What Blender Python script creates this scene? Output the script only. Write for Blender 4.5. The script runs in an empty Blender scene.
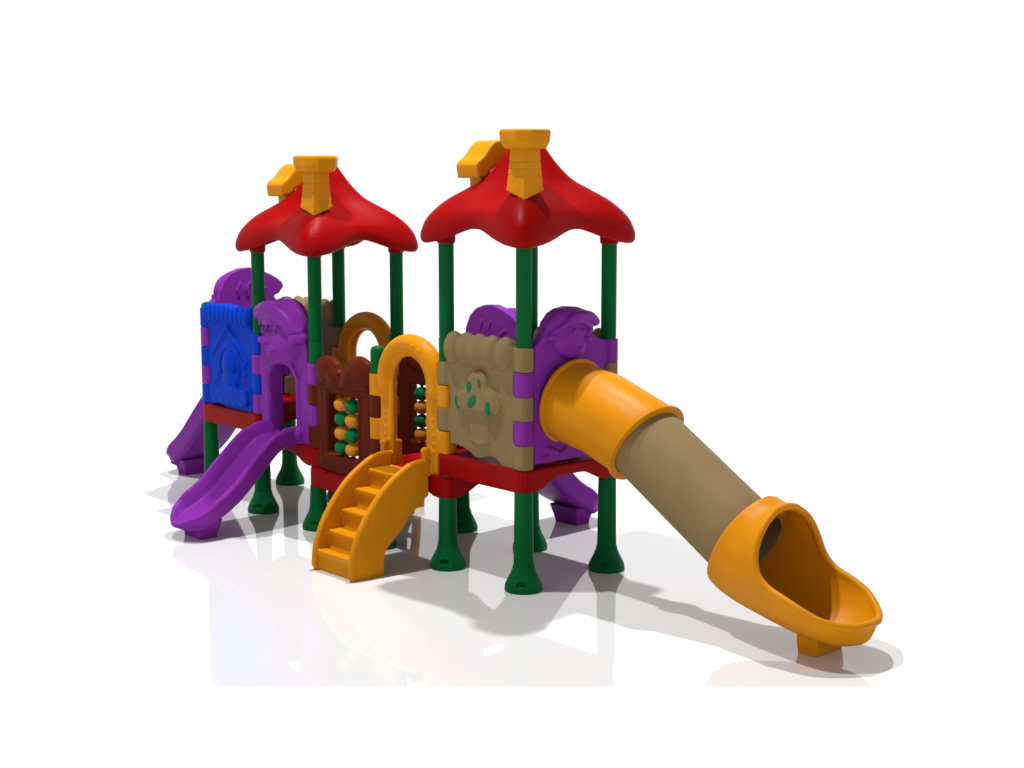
import bpy, bmesh, math, random
from mathutils import Vector, Matrix
from mathutils.geometry import tessellate_polygon
random.seed(4)
R = math.radians
PI = math.pi
scene = bpy.context.scene
col = scene.collection

# ------------------------------------------------------------------ materials
def plastic(name, rgb, rough=.38, spec=.22, var=.06, bump=.05):
    m = bpy.data.materials.new(name); m.use_nodes = True
    nt = m.node_tree; n = nt.nodes; l = nt.links
    b = n['Principled BSDF']
    tc = n.new('ShaderNodeTexCoord')
    no = n.new('ShaderNodeTexNoise'); no.inputs['Scale'].default_value = 3.5; no.inputs['Detail'].default_value = 3
    l.new(tc.outputs['Object'], no.inputs['Vector'])
    mr = n.new('ShaderNodeMapRange')
    mr.inputs['From Min'].default_value = .3; mr.inputs['From Max'].default_value = .7
    mr.inputs['To Min'].default_value = 1 - var; mr.inputs['To Max'].default_value = 1 + var
    l.new(no.outputs['Fac'], mr.inputs['Value'])
    mx = n.new('ShaderNodeVectorMath'); mx.operation = 'SCALE'
    mx.inputs[0].default_value = rgb
    l.new(mr.outputs['Result'], mx.inputs['Scale'])
    l.new(mx.outputs['Vector'], b.inputs['Base Color'])
    b.inputs['Roughness'].default_value = rough
    b.inputs['Specular IOR Level'].default_value = spec
    n2 = n.new('ShaderNodeTexNoise'); n2.inputs['Scale'].default_value = 160; n2.inputs['Detail'].default_value = 2
    l.new(tc.outputs['Object'], n2.inputs['Vector'])
    bp = n.new('ShaderNodeBump'); bp.inputs['Strength'].default_value = bump; bp.inputs['Distance'].default_value = .004
    l.new(n2.outputs['Fac'], bp.inputs['Height'])
    l.new(bp.outputs['Normal'], b.inputs['Normal'])
    return m

M = dict(
    red=plastic('red_plastic', (.235, .0004, .0012), .42, .06),
    green=plastic('green_paint', (.0004, .088, .020), .38, .05),
    yellow=plastic('yellow_plastic', (.52, .192, .0026), .38, .06),
    purple=plastic('purple_plastic', (.175, .019, .262), .38, .06),
    taupe=plastic('taupe_plastic', (.198, .134, .062), .46, .04),
    brown=plastic('brown_plastic', (.085, .0110, .0028), .40, .04),
    blue=plastic('blue_plastic', (.0003, .034, .40), .42, .04),
    bead_green=plastic('bead_green', (.001, .13, .035), .3, .08),
    bead_yellow=plastic('bead_yellow', (.50, .20, .015), .3, .08),
)

def white_mat(name, albedo, rough, spec):
    m = bpy.data.materials.new(name); m.use_nodes = True
    nt = m.node_tree; n = nt.nodes; l = nt.links; b = n['Principled BSDF']
    tc = n.new('ShaderNodeTexCoord'); no = n.new('ShaderNodeTexNoise'); no.inputs['Scale'].default_value = .8
    l.new(tc.outputs['Object'], no.inputs['Vector'])
    mr = n.new('ShaderNodeMapRange'); mr.inputs['To Min'].default_value = albedo - .01; mr.inputs['To Max'].default_value = albedo + .01
    l.new(no.outputs['Fac'], mr.inputs['Value'])
    cb = n.new('ShaderNodeCombineColor')
    for k in ('Red', 'Green', 'Blue'): l.new(mr.outputs['Result'], cb.inputs[k])
    l.new(cb.outputs['Color'], b.inputs['Base Color'])
    b.inputs['Roughness'].default_value = rough; b.inputs['Specular IOR Level'].default_value = spec
    return m

# ------------------------------------------------------------------ mesh helpers
def L(a, b, d): return Vector((a, -d, b))          # across, up, outward -> local mesh

def add_box(bm, c, s, rot=None):
    m = Matrix.Translation(c)
    if rot is not None: m = m @ rot
    m = m @ Matrix.Diagonal((s[0], s[1], s[2], 1))
    bmesh.ops.create_cube(bm, size=1, matrix=m)

def add_ball(bm, c, r, rot=None, seg=28):
    if not hasattr(r, '__len__'): r = (r, r, r)
    m = Matrix.Translation(c)
    if rot is not None: m = m @ rot
    m = m @ Matrix.Diagonal((r[0], r[1], r[2], 1))
    bmesh.ops.create_uvsphere(bm, u_segments=seg, v_segments=seg // 2, radius=1, matrix=m)

def add_rings(bm, rings, closed_loop=False, cap=True):
    vs = [[bm.verts.new(p) for p in r] for r in rings]
    n = len(rings[0])
    pairs = list(zip(vs[:-1], vs[1:]))
    if closed_loop: pairs.append((vs[-1], vs[0]))
    for A, B in pairs:
        for i in range(n):
            j = (i + 1) % n
            bm.faces.new((A[i], A[j], B[j], B[i]))
    if cap and not closed_loop:
        bm.faces.new(vs[0][::-1]); bm.faces.new(vs[-1])
    return vs

def add_tube(bm, pts, rad, seg=20, balls=True):
    pts = [Vector(p) for p in pts]
    if not hasattr(rad, '__len__'): rad = [rad] * len(pts)
    rings = []
    ref = None
    for i, p in enumerate(pts):
        t = (pts[min(i + 1, len(pts) - 1)] - pts[max(i - 1, 0)]).normalized()
        if ref is None:
            ref = t.orthogonal().normalized()
        ref = (ref - t * ref.dot(t)).normalized()
        o = t.cross(ref)
        rings.append([p + (ref * math.cos(2*PI*k/seg) + o * math.sin(2*PI*k/seg)) * rad[i] for k in range(seg)])
    add_rings(bm, rings)
    if balls:
        add_ball(bm, pts[0], rad[0] * .999, seg=20); add_ball(bm, pts[-1], rad[-1] * .999, seg=20)

def add_lathe(bm, prof, seg=48, c=(0, 0, 0)):
    rings = [[Vector((c[0] + r*math.cos(2*PI*k/seg), c[1] + r*math.sin(2*PI*k/seg), c[2] + z)) for k in range(seg)] for r, z in prof]
    add_rings(bm, rings)

def add_prism(bm, outer, holes, fn0, fn1):
    """extruded polygon with holes; fn0/fn1 map (x,y) to the two faces"""
    loops = [outer] + list(holes)
    tess = tessellate_polygon([[Vector((p[0], p[1], 0)) for p in lp] for lp in loops])
    flat = [p for lp in loops for p in lp]
    A = [bm.verts.new(fn0(*p)) for p in flat]; B = [bm.verts.new(fn1(*p)) for p in flat]
    for t in tess:
        try:
            bm.faces.new([A[i] for i in t]); bm.faces.new([B[i] for i in reversed(t)])
        except ValueError: pass
    k = 0
    for lp in loops:
        n = len(lp)
        for i in range(n):
            j = (i + 1) % n
            bm.faces.new((A[k+i], B[k+i], B[k+j], A[k+j]))
        k += n
    bmesh.ops.recalc_face_normals(bm, faces=bm.faces)

def plate(bm, outer, holes=(), d0=-.045, d1=.045):
    add_prism(bm, outer, holes, lambda x, y: L(x, y, d0), lambda x, y: L(x, y, d1))

def circle(cx, cy, rx, ry, n=40, a0=0, a1=360):
    full = (a1 - a0) == 360
    m = n if full else n + 1
    return [(cx + rx*math.cos(R(a0 + (a1-a0)*k/n)), cy + ry*math.sin(R(a0 + (a1-a0)*k/n))) for k in range(m)]

def spline(pts, n=8):
    """Catmull-Rom through the points"""
    P = [Vector(p) for p in pts]; out = []
    for i in range(len(P) - 1):
        p0 = P[max(i-1, 0)]; p1 = P[i]; p2 = P[i+1]; p3 = P[min(i+2, len(P)-1)]
        for k in range(n):
            t = k / n
            out.append(.5*((2*p1) + (p2-p0)*t + (2*p0-5*p1+4*p2-p3)*t*t + (3*p1-p0-3*p2+p3)*t**3))
    out.append(P[-1])
    return out

def interp(tab, x):
    if x <= tab[0][0]: return tab[0][1]
    for (x0, y0), (x1, y1) in zip(tab[:-1], tab[1:]):
        if x <= x1:
            return y0 + (y1 - y0) * (x - x0) / (x1 - x0)
    return tab[-1][1]

def smooth_interp(tab, x):
    """monotone-ish cubic through a table"""
    n = len(tab)
    if x <= tab[0][0]: return tab[0][1]
    if x >= tab[-1][0]: return tab[-1][1]
    def slope(i):
        if i == 0: return (tab[1][1]-tab[0][1])/(tab[1][0]-tab[0][0])
        if i == n-1: return (tab[-1][1]-tab[-2][1])/(tab[-1][0]-tab[-2][0])
        return (tab[i+1][1]-tab[i-1][1])/(tab[i+1][0]-tab[i-1][0])
    for i in range(n-1):
        if x <= tab[i+1][0]:
            h = tab[i+1][0]-tab[i][0]; t = (x-tab[i][0])/h
            return ((2*t**3-3*t*t+1)*tab[i][1] + (t**3-2*t*t+t)*h*slope(i) + (-2*t**3+3*t*t)*tab[i+1][1] + (t**3-t*t)*h*slope(i+1))

def to_mesh(name, bm, weld=True):
    if weld: bmesh.ops.recalc_face_normals(bm, faces=bm.faces)
    me = bpy.data.meshes.new(name); bm.to_mesh(me); bm.free()
    return me

def bake(me, mods):
    """apply modifiers through the depsgraph and return a plain mesh"""
    o = bpy.data.objects.new('work', me); col.objects.link(o)
    extra = []
    for kind, props in mods:
        md = o.modifiers.new(kind.lower(), kind)
        for k, v in props.items():
            if k == 'cut':
                c = bpy.data.objects.new('cut', v); col.objects.link(c); extra.append(c)
                md.object = c
            else: setattr(md, k, v)
    dg = bpy.context.evaluated_depsgraph_get(); dg.update()
    out = bpy.data.meshes.new_from_object(o.evaluated_get(dg), depsgraph=dg)
    for e in [o] + extra: bpy.data.objects.remove(e)
    return out

def molded(name, bm, voxel=.011, it=5, cut=None):
    """union of overlapping solids with softly rounded edges, like rotomoulded plastic"""
    me = to_mesh(name, bm)
    mods = [('REMESH', dict(mode='VOXEL', voxel_size=voxel, use_smooth_shade=True))]
    mods.append(('SMOOTH', dict(factor=.5, iterations=it)))
    if cut is not None:
        me = bake(me, mods[:1]); mods = [('BOOLEAN', dict(operation='DIFFERENCE', solver='EXACT', cut=cut)), mods[1]]
    out = bake(me, mods); out.name = name
    return out

def put(name, me, mat=None, parent=None, loc=(0, 0, 0), rotz=0, smooth=True, label=None, group=None):
    if isinstance(me, bmesh.types.BMesh): me = to_mesh(name, me)
    o = bpy.data.objects.new(name, me); col.objects.link(o)
    if mat is not None and not me.materials: me.materials.append(mat)
    if smooth:
        me.polygons.foreach_set('use_smooth', [True] * len(me.polygons))
    o.location = loc; o.rotation_euler = (0, 0, rotz)
    if parent is not None: o.parent = parent
    if label: o['label'] = label
    if group: o['group'] = group
    return o

def sharp(me, ang=35):
    me.polygons.foreach_set('use_smooth', [True] * len(me.polygons))
    me.set_sharp_from_angle(angle=R(ang))

# ------------------------------------------------------------------ layout numbers
LEVEL = [1.04, .83, .625, .825, 1.03]     # deck tops of the five bays, right to left
ROW = .205
root = bpy.data.objects.new('playground_set', None); col.objects.link(root)
root['label'] = 'colourful plastic playground set with two red-roofed towers, purple slides and a yellow tube slide'
root['category'] = 'playground set'

# ------------------------------------------------------------------ posts
def post_mesh(h, t0, t1):
    """round post; slimmer between t0 and t1 where the panel tabs and deck skirts wrap it"""
    bm = bmesh.new()
    prof = [(.088, .13), (.084, .30), (.079, t0 - .06), (.078, t0), (.056, t0 + .004), (.056, t1)]
    if h < 2.3:
        prof += [(.069, t1 + .004), (.070, h-.06), (.066, h-.03), (.054, h-.01), (.03, h), (.002, h+.003)]
    else:
        j = 2.07 if h > 2.95 else 1.87
        if t1 < j - .05: prof += [(.069, t1 + .004), (.070, j-.012), (.067, j-.004), (.062, j-.002), (.062, j+.004)]
        prof += [(.0665, max(j, t1) + .006), (.0665, h)]
    add_lathe(bm, prof)
    me = to_mesh('post', bm); sharp(me, 40)
    return me

def foot_mesh():
    bm = bmesh.new()
    add_lathe(bm, [(.158, 0), (.163, .012), (.161, .04), (.151, .07), (.134, .105), (.113, .145), (.099, .18), (.091, .215), (.0895, .22), (.03, .22)], seg=64)
    cb = bmesh.new()
    ang = math.atan2(-.78, -1)
    c = Vector((math.cos(ang)*.155, math.sin(ang)*.150, .075))
    add_ball(cb, c, (.052, .044, .026), Matrix.Rotation(ang, 4, 'Z') @ Matrix.Rotation(R(25), 4, 'Y'))
    cut = to_mesh('foot_cut', cb)
    me = bake(to_mesh('foot', bm), [('BOOLEAN', dict(operation='DIFFERENCE', solver='EXACT', cut=cut))])
    me.name = 'foot'; sharp(me, 40)
    return me

fm = foot_mesh(); fm.materials.append(M['green'])
pm = {}
tall = {0: 3.0, 1: 3.0, 3: 2.8, 4: 2.8, 2: 1.905, 5: 2.115}
for v in range(6):
    for u in (0, 1):
        h = tall[v]
        adj = [LEVEL[k] for k in (v-1, v) if 0 <= k < 5]
        t0 = min(adj) - .19
        t1 = adj[0] + 1.02 if len(adj) == 1 else max(adj) + .815
        key = (h, t0, t1)
        if key not in pm: pm[key] = post_mesh(*key); pm[key].materials.append(M['green'])
        p = put('post', pm[key], None, root, (u, v, 0), smooth=False, group='green posts',
                label='short green post with rounded cap' if h < 2.3 else None)
        f = put('foot', fm, None, p, smooth=False)

# ------------------------------------------------------------------ decks
def deck_mesh(arch_u, arch_v):
    """shallow tray: floor plate with four skirts, some with an arched lower edge"""
    bm = bmesh.new(); e = .074; t = .045; D = .198
    def skirt(p0, p1, arch):
        p0 = Vector(p0); p1 = Vector(p1); d = (p1 - p0).normalized(); nrm = Vector((-d.y, d.x, 0))
        ln = (p1 - p0).length; N = 40; rings = []
        for i in range(N + 1):
            s = i / N; x = s * ln
            if arch:
                q = min(x, ln - x)
                k = min(max((q - .15) / .30, 0), 1); k = k*k*(3-2*k)
                zb = -D + .10 * k
            else: zb = -D
            a = p0 + d * x
            rings.append([a + Vector((0, 0, zb)), a + nrm*t + Vector((0, 0, zb)), a + nrm*t + Vector((0, 0, -.002)), a + Vector((0, 0, -.002))])
        add_rings(bm, rings)
    # counter-clockwise outline, inward normal to the left
    skirt((-e, -e, 0), (1+e, -e, 0), arch_v)
    skirt((1+e, -e, 0), (1+e, 1+e, 0), arch_u)
    skirt((1+e, 1+e, 0), (-e, 1+e, 0), arch_v)
    skirt((-e, 1+e, 0), (-e, -e, 0), arch_u)
    add_box(bm, (.5, .5, -.022), (1+2*e-.02, 1+2*e-.02, .04))
    me = molded('deck', bm, .011, 5)
    e, rc = .074, .078
    for v in me.vertices:                     # round the four upright corners
        dx, dy = abs(v.co.x-.5) - (.5+e-rc), abs(v.co.y-.5) - (.5+e-rc)
        if dx > 0 and dy > 0:
            m_ = max(dx, dy); l_ = math.hypot(dx, dy)
            v.co.x -= math.copysign(dx - dx*m_/l_, v.co.x-.5); v.co.y -= math.copysign(dy - dy*m_/l_, v.co.y-.5)
    return me

dm = {}
for k in range(5):
    key = (k == 3 or k == 1, True)
    if key not in dm: dm[key] = deck_mesh(*key); dm[key].materials.append(M['red'])
    put('deck', dm[key], None, root, (0, k, LEVEL[k]), group='red decks')

# ------------------------------------------------------------------ panels
def tabs(bm, side, rows):
    for r in rows:
        b = 5*ROW - (r - .5) * ROW
        x = 0 if side == 'l' else 1
        h = ROW + .001
        sgn = 1 if side == 'l' else -1
        # rounded square block round the post, built as an octagonal prism
        ring = []
        for k in range(28):
            t = 2*PI*k/28; ct, st_ = abs(math.cos(t)), abs(math.sin(t))
            rr = .0735 / ((ct**3.2 + st_**3.2) ** (1/3.2))
            ring.append((rr*math.cos(t), rr*math.sin(t)))
        add_prism(bm, [(x + px, py) for px, py in ring], [], lambda X, Y: Vector((X, Y, b - h/2)), lambda X, Y: Vector((X, Y, b + h/2)))
        add_box(bm, (x + sgn*.085, 0, b), (.10, .092, h))

def rel(bm, a, b, d, ra, rb, rd, roll=0):
    add_ball(bm, L(a, b, d), (ra, rd, rb), Matrix.Rotation(R(roll), 4, 'Y'))

def bar(bm, pts, r, flat=None):
    add_tube(bm, [L(*p) for p in pts], r)

def wavy_bottom(pts): return pts

def taupe_panel(left, right):
    bm = bmesh.new()
    bottom = [(p.x, p.y) for p in spline([(.085, .09), (.14, .105, ), (.32, .075), (.46, .02), (.60, .055), (.70, .045), (.80, -.015), (.915, -.02)], 5)]
    plate(bm, bottom + [(.915, .98), (.085, .98)], [], -.04, .045)
    tabs(bm, 'l', left); tabs(bm, 'r', right)
    for i in range(5):
        a = .15 + i * .168
        rel(bm, a, .955, .045, .105, .150, .078, 8)
        rel(bm, a, .94, -.02, .10, .135, .07, 8)
    rel(bm, .49, .95, .03, .43, .130, .085)
    # tree in relief: three-lobed crown over a stout trunk
    crown = [(.529, .791), (.600, .750), (.625, .650), (.725, .604), (.780, .514), (.745, .435), (.609, .412), (.442, .402), (.256, .416), (.190, .480), (.210, .550), (.325, .614), (.368, .709), (.440, .775), (.529, .791)]
    crown = [(p.x, p.y) for p in spline([(a, b, 0) for a, b in crown], 4)[:-1]]
    plate(bm, crown, [], .0, .082)
    inner = [(.49 + (a-.49)*.82, .56 + (b-.56)*.80) for a, b in crown]
    plate(bm, inner, [], .0, .096)
    trunk = [(.365, .42), (.370, .30), (.395, .215), (.46, .18), (.56, .18), (.625, .215), (.61, .42)]
    plate(bm, trunk[::-1], [], .0, .068)
    bar(bm, [(.40, .185, .045), (.50, .155, .05), (.61, .185, .045)], .028)
    return molded('panel', bm, .0105, 4)

def tree_spots(parent):
    for (a, b, ra, rb, roll, d) in ((.408, .645, .036, .050, 10, .095), (.540, .685, .024, .040, -14, .095), (.240, .490, .030, .058, -16, .088),
                                    (.445, .520, .042, .074, 42, .096), (.650, .480, .040, .062, 6, .094)):
        bm = bmesh.new(); add_ball(bm, L(a, b, d), (ra, .008, rb), Matrix.Rotation(R(roll), 4, 'Y'), seg=24)
        put('spot', bm, M['bead_green'], parent)

BONNET = [(.085, 1.15), (.065, 1.20), (.07, 1.245), (.13, 1.295), (.22, 1.345), (.34, 1.395), (.47, 1.43), (.60, 1.425), (.72, 1.385), (.81, 1.31), (.865, 1.20), (.89, 1.08), (.90, .98)]
def tube_path(bm, pts, rads, n=6):
    P = spline([L(*p) for p in pts], n); m = len(P)
    add_tube(bm, P, [interp([(k/(len(rads)-1), r) for k, r in enumerate(rads)], i/(m-1)) for i in range(m)])

def big_head(bm):
    """cap, band and face looking to the left, in three-quarter relief"""
    # crown of the cap, swelling out of the plate
    rel(bm, .57, 1.20, .045, .30, .195, .095, 0)
    rel(bm, .66, 1.17, .045, .235, .215, .085, 0)
    rel(bm, .42, 1.24, .05, .27, .13, .10, -14)
    # fat brim: bulges over the brow at the left, thins toward the ear
    tube_path(bm, [(.13, 1.235, .085), (.22, 1.29, .12), (.36, 1.325, .135), (.50, 1.315, .13), (.64, 1.25, .115), (.76, 1.17, .10), (.86, 1.12, .08)], [.052, .068, .075, .068, .055, .045, .03])
    # rolled band under the brim, running back to the post
    tube_path(bm, [(.17, 1.155, .09), (.25, 1.225, .125), (.38, 1.255, .14), (.52, 1.25, .145), (.65, 1.20, .14), (.77, 1.135, .12), (.87, 1.13, .08)], [.024, .029, .032, .032, .032, .034, .030])
    # face
    rel(bm, .53, .975, .05, .29, .215, .100)
    rel(bm, .47, .90, .06, .21, .14, .10)
    rel(bm, .37, 1.00, .07, .15, .13, .075)
    rel(bm, .29, .995, .13, .095, .042, .055, 10)            # nose
    rel(bm, .26, 1.10, .105, .045, .05, .04)                 # brow at the far side
    rel(bm, .79, 1.045, .11, .075, .055, .05)                # ear
    tube_path(bm, [(.80, 1.045, .10), (.89, 1.06, .07)], [.045, .050])
    tube_path(bm, [(.36, .925, .155), (.43, .90, .165), (.52, .925, .16)], [.012, .017, .012])
    rel(bm, .44, .845, .135, .085, .028, .03)                # lower lip
    tube_path(bm, [(.50, 1.10, .148), (.535, 1.155, .148), (.58, 1.12, .142)], [.011, .012, .010])
    tube_path(bm, [(.33, 1.10, .142), (.355, 1.145, .142), (.385, 1.12, .145)], [.010, .011, .010])

def small_head(bm):
    """the same figure, smaller and looking to the right"""
    rel(bm, .46, 1.205, .04, .24, .125, .085, 0)
    rel(bm, .37, 1.18, .04, .17, .13, .075, 0)
    rel(bm, .60, 1.215, .045, .17, .085, .08, 14)
    tube_path(bm, [(.33, 1.185, .085), (.42, 1.235, .115), (.53, 1.265, .13), (.64, 1.25, .125), (.735, 1.20, .10)], [.025, .038, .044, .046, .040])
    tube_path(bm, [(.235, 1.13, .08), (.31, 1.175, .11), (.42, 1.215, .13), (.55, 1.215, .13), (.66, 1.165, .11), (.70, 1.13, .09)], [.020, .024, .025, .024, .022, .018])
    rel(bm, .47, 1.06, .05, .205, .155, .105)
    rel(bm, .49, .99, .06, .15, .095, .095)
    rel(bm, .60, 1.062, .125, .065, .028, .045, 12)          # nose
    rel(bm, .655, 1.10, .085, .03, .035, .03)
    rel(bm, .245, 1.095, .08, .052, .042, .04)               # ear
    tube_path(bm, [(.455, 1.005, .150), (.495, .985, .155), (.55, 1.003, .145)], [.010, .014, .010])
    rel(bm, .50, .945, .13, .05, .02, .025)
    tube_path(bm, [(.43, 1.115, .148), (.455, 1.155, .145), (.485, 1.12, .150)], [.009, .010, .009])
    tube_path(bm, [(.545, 1.11, .14), (.565, 1.145, .138), (.59, 1.115, .13)], [.008, .009, .008])

def arch_head_panel(left, right):
    bm = bmesh.new()
    outer = [(.085, .0), (.085, 1.0), (.15, 1.06), (.19, 1.11), (.12, 1.135)] + BONNET[1:] + [(.915, .95), (.915, .0)]
    hole = [(.27, .05), (.73, .05), (.73, .62), (.68, .72), (.58, .78), (.42, .78), (.32, .72), (.27, .62)]
    plate(bm, outer, [hole[::-1]], -.045, .05)
    tabs(bm, 'l', left); tabs(bm, 'r', right)
    big_head(bm)
    # raised door surround and its inner depth
    for x in (.235, .765):
        bar(bm, [(x, .02, .045), (x, .64, .045)], .034)
        add_box(bm, L(x, .33, -.03), (.06, .14, .66))
    P = spline([L(.235, .62, .045), L(.33, .76, .05), L(.5, .81, .05), L(.67, .76, .05), L(.765, .62, .045)], 5)
    add_tube(bm, P, .034)
    for x in (.215, .785): rel(bm, x, .10, .075, .045, .07, .05)
    # two wavy slots modelled on the rear of the cap
    for x in (.50, .62):
        bar(bm, [(x, 1.27, -.047), (x+.03, 1.20, -.050), (x+.02, 1.12, -.047)], .013)
    bar(bm, [(.30, 1.20, -.047), (.36, 1.16, -.05)], .012)
    return molded('panel', bm, .0085, 4)

def tube_head_panel(left, right):
    bm = bmesh.new()
    outer = [(.085, .03), (.085, 1.03), (.15, 1.08), (.185, 1.13), (.22, 1.215), (.29, 1.29), (.37, 1.325), (.47, 1.34), (.58, 1.33), (.69, 1.295), (.77, 1.24), (.79, 1.20), (.755, 1.16), (.73, 1.12), (.80, 1.06), (.915, 1.02), (.915, .03)]
    plate(bm, outer, [circle(.49, .535, .32, .32)[::-1]], -.045, .045)
    tabs(bm, 'l', left); tabs(bm, 'r', right)
    small_head(bm)
    # cap back sweeping down to the shoulder of the panel
    rel(bm, .24, 1.13, .03, .10, .06, .045, -60)
    # little leaf shapes in relief under the tunnel
    rel(bm, .27, .13, .05, .09, .03, .025, 20); rel(bm, .40, .10, .05, .06, .025, .025, -25); rel(bm, .22, .08, .05, .06, .02, .02)
    # raised frame lines
    bar(bm, [(.13, .16, .043), (.13, .98, .043), (.22, 1.07, .043)], .008)
    return molded('panel', bm, .008, 4)

def stone_arch_panel(left, right):
    bm = bmesh.new()
    A0 = lambda t: (.515 + .285*math.cos(R(t)), .775 + .295*math.sin(R(t)))
    outer = [(.085, .82), (.085, .0), (.23, .0), (.23, .775)] + [A0(t) for t in range(170, 0, -10)] + [(.80, .775), (.80, .0), (.915, .0), (.915, .82)] + \
            [(.515 + .40*math.cos(R(t)), .82 + .36*math.sin(R(t))) for t in range(10, 180, 10)]
    plate(bm, outer[::-1], [], -.05, .045)
    tabs(bm, 'l', left); tabs(bm, 'r', right)
    # fat stone roll over the arch
    P = [L(.515 + .365*math.cos(R(t)), .80 + .335*math.sin(R(t)), .01) for t in range(-10, 191, 8)]
    add_tube(bm, P, .092)
    # inner lip
    P = [L(.25, .0, .03), L(.25, .5, .03)] + [L(.515 + .262*math.cos(R(t)), .775 + .275*math.sin(R(t)), .03) for t in range(180, -1, -12)] + [L(.78, .5, .03), L(.78, 0, .03)]
    add_tube(bm, P, .024)
    # chips in the stones
    for t, w in ((35, .05), (50, .045), (64, .05), (78, .04), (88, .045), (150, .04), (128, .045), (112, .04)):
        for rr in (.345, .385):
            x = .51 + rr*math.cos(R(t+rr*20)); z = .80 + (rr-.03)*math.sin(R(t+rr*20))
            add_box(bm, L(x, z, .098), (w, .016, .009), Matrix.Rotation(R(-t+60), 4, 'Y'))
    # studs up both jambs
    for x in (.165, .86):
        for i in range(8):
            rel(bm, x, .20 + i*.072, .052, .012, .015, .012)
    # low side guards at the sill
    for x in (.215, .815):
        add_box(bm, L(x, .10, .02), (.055, .22, .24)); rel(bm, x, .215, .10, .04, .035, .05)
    return molded('panel', bm, .0105, 3)

def bead_panel(left, right):
    bm = bmesh.new()
    hole = [(.29, .16), (.73, .16), (.75, .18), (.75, .74), (.73, .76), (.29, .76), (.27, .74), (.27, .18)]
    bottom = [(p.x, p.y) for p in spline([(.085, .0), (.2, .005), (.5, -.03), (.8, .005), (.915, .0)], 5)]
    plate(bm, bottom + [(.915, .95), (.085, .95)], [hole[::-1]], -.045, .055)
    tabs(bm, 'l', left); tabs(bm, 'r', right)
    # bow shaped top
    rel(bm, .25, .985, .03, .21, .135, .085, 0); rel(bm, .36, .945, .03, .20, .105, .085, 26)
    rel(bm, .76, 1.0, .03, .21, .165, .085, 0); rel(bm, .64, .955, .03, .20, .125, .090, -32)
    rel(bm, .50, .87, .03, .36, .075, .060)
    plate(bm, [(.1, .84), (.9, .84), (.9, .98), (.1, .98)], [], -.045, .08)
    # window frame
    fr = [(.245, .13, .055), (.245, .79, .055), (.775, .79, .055), (.775, .13, .055), (.245, .13, .055)]
    add_tube(bm, [L(*p) for p in fr], .020, balls=True)
    add_box(bm, L(.51, .135, .06), (.56, .09, .06))
    for x in (.42, .60): bar(bm, [(x, .10, 0), (x, .82, 0)], .016)
    # collars to left and right
    bar(bm, [(.15, .08, .045), (.15, .80, .045)], .018); bar(bm, [(.86, .08, .045), (.86, .80, .045)], .018)
    cut = bmesh.new(); add_ball(cut, L(.485, .955, .115), (.024, .05, .022))
    return molded('panel', bm, .0105, 4, to_mesh('cut', cut))

def blue_panel(left, right):
    bm = bmesh.new()
    bottom = [(p.x, p.y) for p in spline([(.085, -.01), (.16, .015), (.3, .02), (.45, -.01), (.62, -.02), (.75, -.05), (.85, -.03), (.915, .05)], 5)]
    plate(bm, bottom + [(.915, .96), (.085, .96)], [], -.04, .045)
    tabs(bm, 'l', left); tabs(bm, 'r', right)
    # ribbed thatch roll
    for i in range(10):
        a = .10 + i*.086
        lean = (a - .5) * 34
        rel(bm, a, .985 - .02*abs(a-.5), .042, .058, .118, .066, lean)
    rel(bm, .49, 1.02, 0, .42, .075, .07)
    # steep little gable
    for p0, p1 in (((.46, .86), (.17, .56)), ((.46, .86), (.84, .52))):
        bar(bm, [(p0[0], p0[1], .045), (p1[0], p1[1], .045)], .022)
    # round hooded figure
    P = [L(.50 + .185*math.cos(R(t)), .42 + .23*math.sin(R(t)), .05) for t in range(-10, 196, 10)]; add_tube(bm, P, .026)
    rel(bm, .50, .46, .04, .135, .17, .07)
    rel(bm, .50, .30, .04, .16, .11, .06)
    rel(bm, .79, .47, .05, .035, .045, .04); rel(bm, .80, .40, .05, .045, .035, .03)
    bar(bm, [(.26, .36, .045), (.24, .28, .045)], .015)
    # window box
    add_box(bm, L(.52, .14, .06), (.70, .08, .12)); bar(bm, [(.19, .215, .085), (.85, .215, .085)], .022)
    for i in range(5): rel(bm, .26 + i*.13, .07, .085, .075, .03, .02)
    return molded('panel', bm, .0105, 3)

FACE = {'front': lambda k: ((0, k+1), -PI/2), 'rear': lambda k: ((1, k), PI/2), 'right': lambda k: ((0, 0), 0), 'far': lambda k: ((1, 5), PI)}
def place(name, me, mat, face, k, label=None, group=None):
    (x, y), rz = FACE[face](k)
    if not me.materials: me.materials.append(M[mat])
    return put(name, me, None, root, (x, y, LEVEL[k]), rz, label=label, group=group)

taupe_a = taupe_panel((2, 4), (1, 3, 5)); taupe_b = taupe_panel((2, 4), (2, 4))
for me, face, k, lab in ((taupe_a, 'front', 0, 'taupe panel with a green-spotted tree in relief beside the yellow arch'),
                         (taupe_b, 'rear', 0, 'taupe panel at the back of the right tower'),
                         (taupe_a, 'rear', 4, 'taupe panel at the back of the end bay')):
    o = place('relief_panel', me, 'taupe', face, k, lab); tree_spots(o)
archhead = arch_head_panel((2, 4), (2, 4))
place('slide_panel', archhead, 'purple', 'front', 3, 'purple doorway panel topped by a capped face, front of the left tower')
place('slide_panel', archhead, 'purple', 'rear', 1, 'purple doorway panel of the rear slide')
place('slide_panel', archhead, 'purple', 'far', 4, 'purple doorway panel at the far end behind the blue panel')
place('tunnel_panel', tube_head_panel((2, 4), (1, 3, 5)), 'purple', 'right', 0, 'purple panel with a capped face above the round tunnel opening')
arch = stone_arch_panel((2, 4), (2, 4))
place('arch_panel', arch, 'yellow', 'front', 1, 'yellow stone-look arch above the stairs')
place('arch_panel', arch, 'yellow', 'rear', 3, 'yellow stone-look arch at the back of the left tower')
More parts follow.
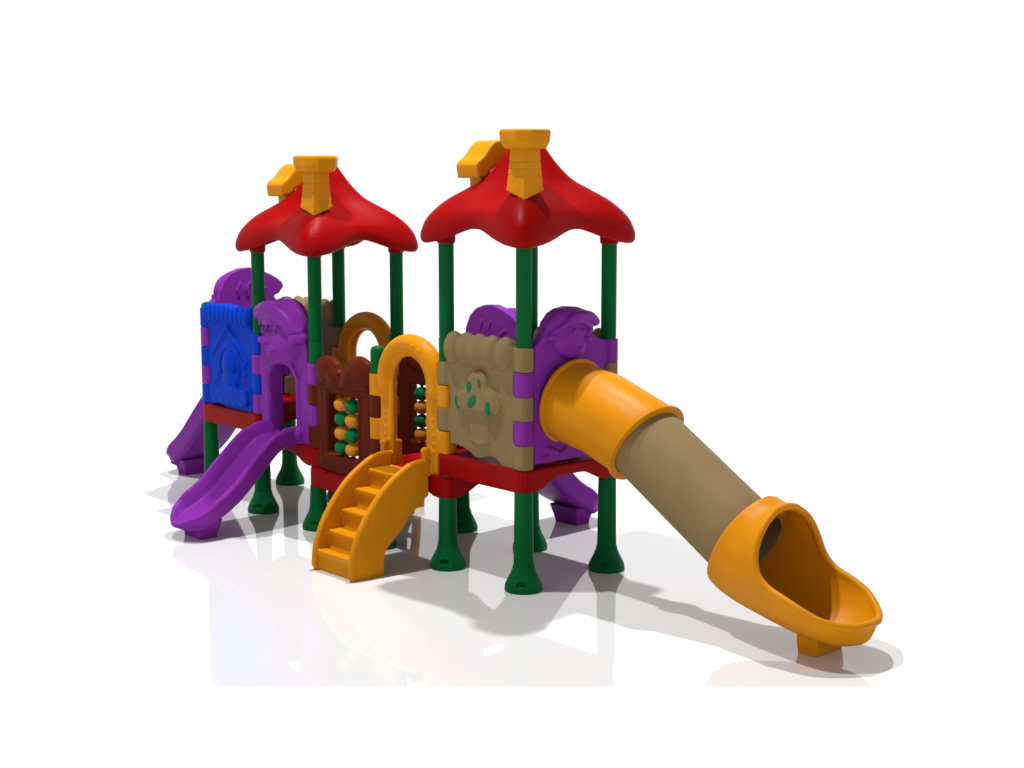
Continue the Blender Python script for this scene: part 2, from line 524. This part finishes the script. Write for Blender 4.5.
beadp = bead_panel((2, 4), (2, 4))
bead_bm = bmesh.new(); add_ball(bead_bm, (0, 0, 0), (.086, .080, .070), seg=32)
bead_g = to_mesh('bead', bead_bm); bead_g.polygons.foreach_set('use_smooth', [True]*len(bead_g.polygons)); bead_y = bead_g.copy()
bead_g.materials.append(M['bead_green']); bead_y.materials.append(M['bead_yellow'])
for face, lab in (('front', 'brown panel with turning beads, left of the stairs'), ('rear', 'brown panel with turning beads at the back')):
    o = place('bead_panel', beadp, 'brown', face, 2, lab)
    for c, x in enumerate((.425, .60)):
        for r in range(4):
            g = (c + r) % 2 == 1
            put('bead', bead_g if g else bead_y, None, o, L(x, .665 - r*.139, 0), smooth=False)
place('relief_panel', blue_panel((1, 3, 5), (2, 4)), 'blue', 'front', 4, 'bright blue panel with ribbed top and gable in relief')

# ------------------------------------------------------------------ roofs
RIDGE = [(0, 3.83), (.12, 3.785), (.20, 3.695), (.30, 3.575), (.45, 3.44), (.60, 3.36), (.776, 3.265), (.89, 3.175), (.965, 3.085), (1.0, 2.995)]
VALLEY = [(0, 3.83), (.12, 3.78), (.20, 3.69), (.30, 3.57), (.45, 3.43), (.60, 3.34), (.776, 3.26), (.89, 3.215), (.965, 3.175), (1.0, 3.13)]
def roof_mesh():
    bm = bmesh.new(); N = 128; S = 30
    def plan(th, q=1.0):
        c, s = abs(math.cos(th)), abs(math.sin(th))
        n = 4 + 7*q
        r = .645 / ((c**n + s**n) ** (1/n))           # rounded square
        k = math.sin(2*th)**2
        return r * (1 - .04*(1-k)) * (1 + .083*k*q)
    def wgt(th): return math.sin(2*th) ** 2
    rings = []
    for i in range(S + 1):
        s = (i / S) ** .9
        if i == 0: s = .015
        ring = []
        for j in range(N):
            th = 2*PI*j/N; r = plan(th, s)*s; w = wgt(th)
            z = (smooth_interp(RIDGE, s)*w + smooth_interp(VALLEY, s)*(1-w))
            ring.append(Vector((.5 + r*math.cos(th), .5 + r*math.sin(th), z)))
        rings.append(ring)
    # rounded eave, turned under
    for (ds, dz) in ((1.006, -.035), (1.004, -.065), (.99, -.092), (.96, -.105), (.925, -.095), (.88, -.03)):
        ring = []
        for j in range(N):
            th = 2*PI*j/N; r = plan(th)*ds; w = wgt(th)
            z = (RIDGE[-1][1]*w + VALLEY[-1][1]*(1-w)) + dz
            ring.append(Vector((.5 + r*math.cos(th), .5 + r*math.sin(th), z)))
        rings.append(ring)
    for s in (.8, .6, .4, .2, .015):                     # underside follows the top
        ring = []
        for j in range(N):
            th = 2*PI*j/N; r = plan(th, s)*s; w = wgt(th)
            z = (smooth_interp(RIDGE, s)*w + smooth_interp(VALLEY, s)*(1-w)) - .05
            ring.append(Vector((.5 + r*math.cos(th), .5 + r*math.sin(th), z)))
        rings.append(ring)
    add_rings(bm, rings)
    for u in (0, 1):
        for v in (0, 1):
            add_lathe(bm, [(.076, 2.885), (.082, 2.90), (.085, 3.05)], seg=32, c=(u, v, 0))
    me = molded('roof', bm, .013, 5)
    return me

def chimney_mesh():
    bm = bmesh.new(); cx = cy = .125
    # square shaft with courses; the foot runs down to a point on the hip
    z = 3.44; tops = [(3.40, .106), (3.47, .102), (3.478, .095), (3.486, .101), (3.525, .098), (3.533, .091), (3.541, .097), (3.585, .094), (3.593, .087), (3.601, .093), (3.72, .087)]
    def sq(h, z): return [Vector((cx-h, cy-h, z)), Vector((cx+h, cy-h, z)), Vector((cx+h, cy+h, z)), Vector((cx-h, cy+h, z))]
    h = .113
    rings = [[Vector((cx-h, cy-h, 3.27)), Vector((cx+h, cy-h, 3.35)), Vector((cx+h, cy+h, 3.40)), Vector((cx-h, cy+h, 3.35))]]
    rings += [sq(w, zz) for zz, w in tops]
    add_rings(bm, rings)
    add_box(bm, (cx+.04, cy+.04, 3.35), (.14, .14, .30))
    def octo(r, z):
        q = .5
        return [Vector((cx + x*r, cy + y*r, z)) for x, y in ((-1, -q), (-q, -1), (q, -1), (1, -q), (1, q), (q, 1), (-q, 1), (-1, q))]
    add_rings(bm, [octo(.14, 3.69), octo(.165, 3.70), octo(.19, 3.75), octo(.198, 3.82), octo(.194, 3.845), octo(.17, 3.852)])
    me = molded('chimney', bm, .006, 4)
    return me

def cowl_mesh():
    bm = bmesh.new()
    v0, v1 = .75, 1.03
    prof = spline([(.135, 3.56, 0), (.17, 3.60, 0), (.23, 3.64, 0), (.30, 3.72, 0), (.36, 3.765, 0), (.44, 3.775, 0), (.52, 3.76, 0)], 5)
    low = [(p.x + .02, p.y - .115 - .17*i/len(prof)) for i, p in enumerate(prof)]
    poly = [(p.x, p.y) for p in prof] + low[::-1]
    add_prism(bm, poly[::-1], [], lambda x, z: Vector((x, v0, z)), lambda x, z: Vector((x, v1, z)))
    add_box(bm, (.29, .88, 3.40), (.12, .15, .40))
    return molded('cowl', bm, .009, 14)

rm, cm, wm = roof_mesh(), chimney_mesh(), cowl_mesh()
rm.materials.append(M['red']); cm.materials.append(M['yellow']); wm.materials.append(M['yellow'])
for k, dz, lab in ((0, 0, 'red hipped roof of the right tower'), (3, -.2, 'red hipped roof of the left tower')):
    r = put('roof', rm, None, root, (0, k, dz), label=lab, group='red tower roofs')
    put('chimney', cm, None, r, label='square yellow chimney with wide cap')
    put('chimney', wm, None, r, label='yellow chimney with sloping cover')

# ------------------------------------------------------------------ open slides
def slide_mesh(deck, length):
    """local: x across (0 centre), -y outward, z up from the ground; starts at the doorway"""
    bm = bmesh.new()
    e = length
    path = spline([(.0, deck+.035, 0), (.16, deck+.03, 0), (.30, deck-.04, 0), (.30+.33*(e-.6), deck-.04-.33*(deck-.25), 0),
                   (.30+.70*(e-.6), deck-.04-.70*(deck-.25), 0), (e-.26, .245, 0), (e-.12, .195, 0), (e-.03, .175, 0), (e, .155, 0)], 9)
    n = len(path); rings = []
    tot = n - 1
    for i, p in enumerate(path):
        t = (path[min(i+1, n-1)] - path[max(i-1, 0)]).normalized()
        nr = Vector((-t.y, t.x)); 
        if nr.y < 0: nr = -nr
        q = i / tot
        rem = (e - p.x)
        RR = .25
        wsc = 1.0 if rem > RR else max(.30, max(0, 1 - ((RR-max(rem, 0))/(RR+.004))**2.2)**.455)
        ws = 1.0 + .07*min(1, max(0, (p.x-.1)/.4))
        wall = .125 if rem > .30 else .125 * (.12 + .88*(max(0, rem)/.30)**.75)
        if q < .15: wall = .135
        W = .272 * ws * wsc
        sec = [(-W*.80, -.065), (-W*.97, -.03), (-W*1.04, wall*.55), (-W*1.04, wall*.85), (-W*.98, wall+.012), (-W*.88, wall), (-W*.80, wall*.6), (-W*.72, .012), (-W*.60, 0),
               (W*.60, 0), (W*.72, .012), (W*.80, wall*.6), (W*.88, wall), (W*.98, wall+.012), (W*1.04, wall*.85), (W*1.04, wall*.55), (W*.97, -.03), (W*.80, -.065)]
        rings.append([Vector((x, -(p.x + nr.x*y), p.y + nr.y*y)) for x, y in sec])
    add_rings(bm, rings)
    rimp = []
    for i in range(15, n):
        A, B = rings[i][4], rings[i][13]
        rimp.append((A, B))
    lp = [a for a, b in rimp]; rp = [b for a, b in rimp]
    end = (lp[-1] + rp[-1]) / 2; hw = (rp[-1] - lp[-1]).length / 2
    arc = [end + Vector((-hw*math.cos(R(t)), -.022*math.sin(R(t)), -.004*math.sin(R(t)))) for t in (30, 60, 90, 120, 150)]
    add_tube(bm, [q - Vector((0, 0, .024)) for q in lp + arc + rp[::-1]], .031, seg=12)
    add_ball(bm, (0, -(e-.125), .135), (.235, .15, .060))
    return molded('slide', bm, .0105, 8)

def slide_foot(length):
    bm = bmesh.new(); c = length - .21
    rings = []
    for z, sx, sy in ((0, .15, .10), (.03, .155, .105), (.10, .175, .125), (.185, .20, .145)):
        rings.append([Vector((-sx, -(c-sy), z)), Vector((sx, -(c-sy), z)), Vector((sx, -(c+sy*.8), z)), Vector((-sx, -(c+sy*.8), z))])
    add_rings(bm, rings)
    return molded('support_foot', bm, .010, 4)

sl = {}
for (x, y, rz, k, ln, lab) in ((-.03, 3.5, -PI/2, 3, 1.23, 'purple slide at the front of the left tower'), (1.03, 1.5, PI/2, 1, 1.23, 'purple slide at the back'), (.5, 5.03, PI, 4, 1.45, 'purple slide at the far left end')):
    key = round(ln, 2)
    if key not in sl:
        sl[key] = (slide_mesh(LEVEL[k], ln), slide_foot(ln))
        for m_ in sl[key]: m_.materials.append(M['purple'])
    s = put('slide', sl[key][0], None, root, (x, y, 0), rz, label=lab, group='purple slides')
    put('support_foot', sl[key][1], None, s)

# ------------------------------------------------------------------ stairs
def stairs_mesh():
    bm = bmesh.new()
    # (out, z) side profile of a string
    top = spline([(.06, .955, 0), (.20, .95, 0), (.33, .905, 0), (.53, .775, 0), (.70, .595, 0), (.81, .43, 0), (.885, .25, 0), (.905, .12, 0), (.91, .0, 0)], 5)
    low = spline([(.56, .0, 0), (.555, .19, 0), (.46, .295, 0), (.355, .385, 0), (.25, .50, 0), (.14, .595, 0), (.06, .64, 0)], 5)
    poly = [(p.x, p.y) for p in top] + [(p.x, p.y) for p in low]
    for c in (-.272, .272):
        add_prism(bm, poly, [], lambda x, z: L(c-.026, z, x), lambda x, z: L(c+.026, z, x))
    edge = [L(0, p.y-.01, p.x-.005) for p in top]
    for c in (-.272, .272):
        add_tube(bm, [Vector((c, q.y, q.z)) for q in edge[:-3]], .033, seg=14)
    # treads and risers
    st = [(.885, .185), (.765, .35), (.615, .515), (.465, .68), (.31, .84)]
    for i, (f, z) in enumerate(st):
        back = st[i+1][0] - .02 if i < 4 else .05
        add_box(bm, L(0, z-.02, (f+back)/2), (.54, f-back+.02, .04))
        lo = st[i-1][1]-.03 if i else 0
        add_box(bm, L(0, (z+lo)/2-.005, f-.022), (.54, .03, z-lo-.01))
    return molded('stairs', bm, .0095, 3)
put('stairs', stairs_mesh(), M['yellow'], root, (-.03, 1.45, 0), -PI/2, label='yellow moulded stairs with five steps')

# rear climber: a steep curved yellow ladder behind the left tower
bm = bmesh.new()
for c in (-.36, .36):
    P = spline([L(c, .86, .05), L(c, .70, .20), L(c, .40, .27), L(c, .12, .29), L(c, .05, .29)], 5)
    add_tube(bm, P, .05)
    add_box(bm, L(c, .05, .29), (.13, .13, .10))
for z, d in ((.16, .285), (.33, .275), (.50, .25), (.66, .21)):
    add_tube(bm, [L(-.36, z, d), L(.36, z, d)], .03)
put('climbing_ladder', molded('climbing_ladder', bm, .012, 4), M['yellow'], root, (1.03, 3.47, 0), PI/2, label='yellow curved ladder behind the left tower')

# ------------------------------------------------------------------ tunnel slide
def tunnel(name, mat, pts, ro, ri, flanges=(), seg=72):
    """hollow pipe along a planar path of (v, z) at u = centre"""
    bm = bmesh.new(); P = [Vector(p) for p in pts]; n = len(P); U = .49
    fr = []
    for i, p in enumerate(P):
        if 0 < i < n-1:
            t = ((P[i+1]-p).normalized() + (p-P[i-1]).normalized()).normalized()
            k = 1 / max(.3, t.dot((P[i+1]-p).normalized()))
        else:
            t = (P[min(i+1, n-1)] - P[max(i-1, 0)]).normalized(); k = 1
        nr = Vector((-t.y, t.x)); nr = nr if nr.y > 0 else -nr
        fr.append((p, nr, k))
    def ring(i, r):
        p, nr, k = fr[i]
        return [Vector((U + r*math.cos(2*PI*j/seg), p.x + nr.x*k*r*math.sin(2*PI*j/seg), p.y + nr.y*k*r*math.sin(2*PI*j/seg))) for j in range(seg)]
    add_rings(bm, [ring(i, ro) for i in range(n)] + [ring(i, ri) for i in range(n-1, -1, -1)], closed_loop=True)
    for i, s, rr, w in flanges:           # ring flange at station i, pushed s along the path
        p, nr, k = fr[i]; t = Vector((nr.y, -nr.x)); 
        if (P[-1]-P[0]).dot(t) < 0: t = -t
        rings = []
        for a, b in ((ri, -w), (rr-.008, -w), (rr, -w+.006), (rr, w-.006), (rr-.008, w), (ri, w)):
            c = p + t*(s+b)
            rings.append([Vector((U + a*math.cos(2*PI*j/seg), c.x + nr.x*a*math.sin(2*PI*j/seg), c.y + nr.y*a*math.sin(2*PI*j/seg))) for j in range(seg)])
        add_rings(bm, rings, closed_loop=True)
    me = to_mesh(name, bm); sharp(me, 14)
    return me

ts = bpy.data.objects.new('tunnel_slide', None); col.objects.link(ts); ts.parent = root
ts['label'] = 'enclosed tube slide in yellow and taupe'
put('entry_tunnel', tunnel('entry_tunnel', None, [(-.05, 1.575), (-.45, 1.505), (-.91, 1.345), (-.945, 1.323)], .352, .325, [(0, .035, .378, .018), (3, -.012, .385, .013)]), M['yellow'], ts, smooth=False, label='yellow bent entrance tunnel with flanges')
put('tube', tunnel('tube', None, [(-.90, 1.355), (-2.04, .672)], .322, .30), M['taupe'], ts, smooth=False, label='straight taupe tube')

def chute_mesh():
    U = .49
    bm = bmesh.new(); N = 56
    ZB = [(-3.115, .19), (-3.075, .155), (-2.985, .12), (-2.82, .105), (-2.6, .125), (-2.4, .16), (-2.2, .225), (-2.05, .295), (-1.90, .385), (-1.78, .46)]
    ZT = [(-3.115, 1.0), (-2.6, 1.02), (-2.35, 1.065), (-2.2, 1.055), (-2.05, 1.065), (-1.85, 1.15), (-1.78, 1.2)]
    W = [(-3.115, .13), (-3.105, .175), (-3.075, .25), (-3.03, .315), (-2.985, .355), (-2.93, .395), (-2.84, .425), (-2.75, .435), (-2.6, .435), (-2.4, .425), (-2.2, .395), (-2.0, .365), (-1.85, .352), (-1.78, .35)]
    vs = [-3.115, -3.10, -3.08, -3.055] + [-3.03 + .05*i for i in range(25)]
    vs = [v for v in vs if v < -1.98] + [-1.965]
    def ring(v, off, dv=0):
        zb = smooth_interp(ZB, v) + off; zt = smooth_interp(ZT, v) - off; w = max(.03, smooth_interp(W, v) - off)
        zc = (zb+zt)/2; h = (zt-zb)/2
        # slant the first sections so the collar is square to the pipe
        q_ = max(0, min(1, (v + 2.45)/.45)); sl = q_*q_*(3-2*q_) * .70
        out = []
        for j in range(N):
            a = 2*PI*j/N; z = zc + h*math.sin(a)
            out.append(Vector((U + w*math.cos(a), v + dv - sl*(z - zc)*.80, z)))
        return out
    outer = [ring(v, 0) for v in vs]
    inner = [ring(v, .042, .03 if i == 0 else 0) for i, v in enumerate(vs)][::-1]
    inner = [ring(v, .042) for v in vs[2:]][::-1]
    vso = add_rings(bm, outer + inner, cap=False)
    bm.faces.new(vso[0]); bm.faces.new(vso[-1][::-1])
    # join the collar end: outer last ring and inner first ring are already adjacent in the list
    me = to_mesh('exit_chute', bm)
    cb = bmesh.new()
    rim = [(-2.36, 1.5), (-2.345, 1.05), (-2.355, .95), (-2.365, .82), (-2.39, .69), (-2.44, .60), (-2.53, .535), (-2.66, .49), (-2.80, .435), (-2.93, .37), (-3.03, .335), (-3.12, .315), (-3.5, .30), (-3.5, 1.5)]
    top = [(p.x, p.y) for p in spline([(a, b, 0) for a, b in rim[1:-2]], 4)]
    rim = [rim[0]] + top + rim[-2:]
    add_prism(cb, rim, [], lambda y, z: Vector((-.3, y, z)), lambda y, z: Vector((1.3, y, z)))
    bmesh.ops.recalc_face_normals(cb, faces=cb.faces)
    cut = to_mesh('cut', cb)
    out = bake(me, [('BOOLEAN', dict(operation='DIFFERENCE', solver='EXACT', cut=cut))])
    b2 = bmesh.new(); b2.from_mesh(out)
    # rolled rim along the cut
    half = []
    dense = []
    for (v0_, z0_), (v1_, z1_) in zip(top[2:-1], top[3:]):
        for k_ in range(4): dense.append((v0_ + (v1_-v0_)*k_/4, z0_ + (z1_-z0_)*k_/4))
    for v, z in dense:
        if v < -3.09: break
        zb = smooth_interp(ZB, v); zt = smooth_interp(ZT, v); w = smooth_interp(W, v) - .02
        zc = (zb+zt)/2; h = (zt-zb)/2 - .02
        q = max(-1, min(1, (z-zc)/h))
        half.append((w*math.sqrt(max(0, 1-q*q)), v, z - .012))
    last = half[-1]
    arc = [(last[0]*math.cos(R(t)), last[1] - .03*math.sin(R(t)), last[2]) for t in range(15, 90, 15)]
    v_ = half[0][1]; zb = smooth_interp(ZB, v_); zt = smooth_interp(ZT, v_); w_ = smooth_interp(W, v_) - .02
    a0 = math.asin(max(-1, min(1, (half[0][2] + .012 - (zb+zt)/2)/((zt-zb)/2 - .02))))
    crown = [(w_*math.cos(a), v_, (zb+zt)/2 + ((zt-zb)/2 - .02)*math.sin(a) - .006) for a in [PI/2 + (a0-PI/2)*k/8 for k in range(8)]]
    hp = crown + half + arc
    loop = [Vector((U + a, b, c)) for a, b, c in hp] + [Vector((U - a, b, c)) for a, b, c in hp[::-1] if a > .001]
    add_tube(b2, loop, .030, seg=16)
    # collar that closes the chute round the pipe
    ax = Vector((-1.995, 1.355 - (1.995-.90)*.599))
    rr_ = []
    for a, b in ((.308, -.02), (.352, -.02), (.352, .02), (.308, .02)):
        c = ax + Vector((-.858, -.514)) * b; n_ = Vector((-.514, .858))
        rr_.append([Vector((U + a*math.cos(2*PI*j/48), c.x + n_.x*a*math.sin(2*PI*j/48), c.y + n_.y*a*math.sin(2*PI*j/48))) for j in range(48)])
    add_rings(b2, rr_, closed_loop=True)
    bmesh.ops.recalc_face_normals(b2, faces=b2.faces)
    m3 = bpy.data.meshes.new('exit_chute'); b2.to_mesh(m3); b2.free()
    out = bake(m3, [('REMESH', dict(mode='VOXEL', voxel_size=.0095, use_smooth_shade=True)), ('SMOOTH', dict(factor=.5, iterations=9))])
    out.name = 'exit_chute'
    return out
put('exit_chute', chute_mesh(), M['yellow'], ts, label='yellow scooped exit chute')
bm = bmesh.new()
rings = []
for z, sx, sy in ((0, .16, .085), (.03, .162, .088), (.08, .166, .095), (.145, .17, .10)):
    rings.append([Vector((.53-sx, -2.67-sy, z)), Vector((.53+sx, -2.67-sy, z)), Vector((.53+sx, -2.67+sy, z)), Vector((.53-sx, -2.67+sy, z))])
add_rings(bm, rings)
put('support_foot', molded('support_foot', bm, .010, 4), M['yellow'], ts)

# ------------------------------------------------------------------ floor
CAM = Vector((-8.4476, -9.2062, 3.5504)); YAW = .8362; PITCH = -.1423; FPX = 1520.48
fwd = Vector((math.cos(YAW), math.sin(YAW), 0)); side = Vector((math.sin(YAW), -math.cos(YAW), 0))
ctr = Vector((0.5, 1.5, 0))
def floor_mat():
    """white floor, reflection masked to a band, base colour darker there to balance reflected light: Object x runs away from the viewer"""
    m = white_mat('white_floor', .95, .035, .9)
    nt = m.node_tree; n = nt.nodes; l = nt.links; b = n['Principled BSDF']
    tc = n.new('ShaderNodeTexCoord'); sp = n.new('ShaderNodeSeparateXYZ'); l.new(tc.outputs['Object'], sp.inputs[0])
    def step(sock, a, b_):
        r = n.new('ShaderNodeMapRange'); r.interpolation_type = 'SMOOTHSTEP'
        r.inputs['From Min'].default_value = a; r.inputs['From Max'].default_value = b_
        l.new(sock, r.inputs['Value']); return r.outputs['Result']
    near = step(sp.outputs['X'], 9.93, 10.12); far = step(sp.outputs['X'], 18.5, 16.0)  # mask ends the floor reflection along straight near and far lines
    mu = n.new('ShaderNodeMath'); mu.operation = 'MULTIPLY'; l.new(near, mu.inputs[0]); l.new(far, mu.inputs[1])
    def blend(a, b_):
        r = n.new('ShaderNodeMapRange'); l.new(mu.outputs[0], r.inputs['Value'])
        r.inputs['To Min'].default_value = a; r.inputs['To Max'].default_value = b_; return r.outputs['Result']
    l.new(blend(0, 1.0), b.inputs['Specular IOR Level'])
    cb = n.new('ShaderNodeCombineColor'); al = blend(.95, .675)  # base colour raised outside the mask to make up for missing reflected light
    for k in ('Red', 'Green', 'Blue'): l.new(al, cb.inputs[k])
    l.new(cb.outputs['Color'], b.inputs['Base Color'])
    return m
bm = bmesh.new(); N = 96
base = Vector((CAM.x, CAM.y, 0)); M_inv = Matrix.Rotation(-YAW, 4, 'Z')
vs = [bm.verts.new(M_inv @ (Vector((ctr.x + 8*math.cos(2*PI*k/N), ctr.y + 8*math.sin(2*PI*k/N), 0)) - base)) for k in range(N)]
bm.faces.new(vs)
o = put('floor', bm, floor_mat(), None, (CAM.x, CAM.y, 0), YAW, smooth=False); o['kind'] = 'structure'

# ------------------------------------------------------------------ world and lamps
w = bpy.data.worlds.new('World'); scene.world = w; w.use_nodes = True
nt = w.node_tree; n = nt.nodes; l = nt.links
bg = n['Background']
tc = n.new('ShaderNodeTexCoord'); sp = n.new('ShaderNodeSeparateXYZ'); l.new(tc.outputs['Generated'], sp.inputs[0])
mr = n.new('ShaderNodeMapRange'); mr.interpolation_type = 'SMOOTHSTEP'
mr.inputs['From Min'].default_value = .38; mr.inputs['From Max'].default_value = .55
mr.inputs['To Min'].default_value = 1.02; mr.inputs['To Max'].default_value = .20
l.new(sp.outputs['Z'], mr.inputs['Value'])
l.new(mr.outputs['Result'], bg.inputs['Strength'])
bg.inputs['Color'].default_value = (1, 1, 1, 1)

def lamp(name, loc, target, power, size, color=(1, 1, 1)):
    d = bpy.data.lights.new(name, 'POINT'); d.energy = power; d.shadow_soft_size = size; d.color = color
    o = bpy.data.objects.new(name, d); col.objects.link(o); o.location = loc
    return o
lamp('key_lamp', (2.15, 1.95, 12.8), None, 6000, .15)
lamp('side_lamp', (-3.0, 2.5, 14), None, 5700, .15)

# ------------------------------------------------------------------ camera
cam = bpy.data.cameras.new('camera'); co = bpy.data.objects.new('camera', cam); col.objects.link(co)
cam.sensor_width = 36; cam.lens = 36*FPX/1024; cam.clip_end = 200; cam.clip_start = .1
co.location = CAM; co.rotation_euler = (PI/2 + PITCH, 0, YAW - PI/2)
scene.camera = co
scene.view_settings.view_transform = 'Standard'; scene.view_settings.look = 'None'
scene.view_settings.exposure = 0; scene.view_settings.gamma = 1
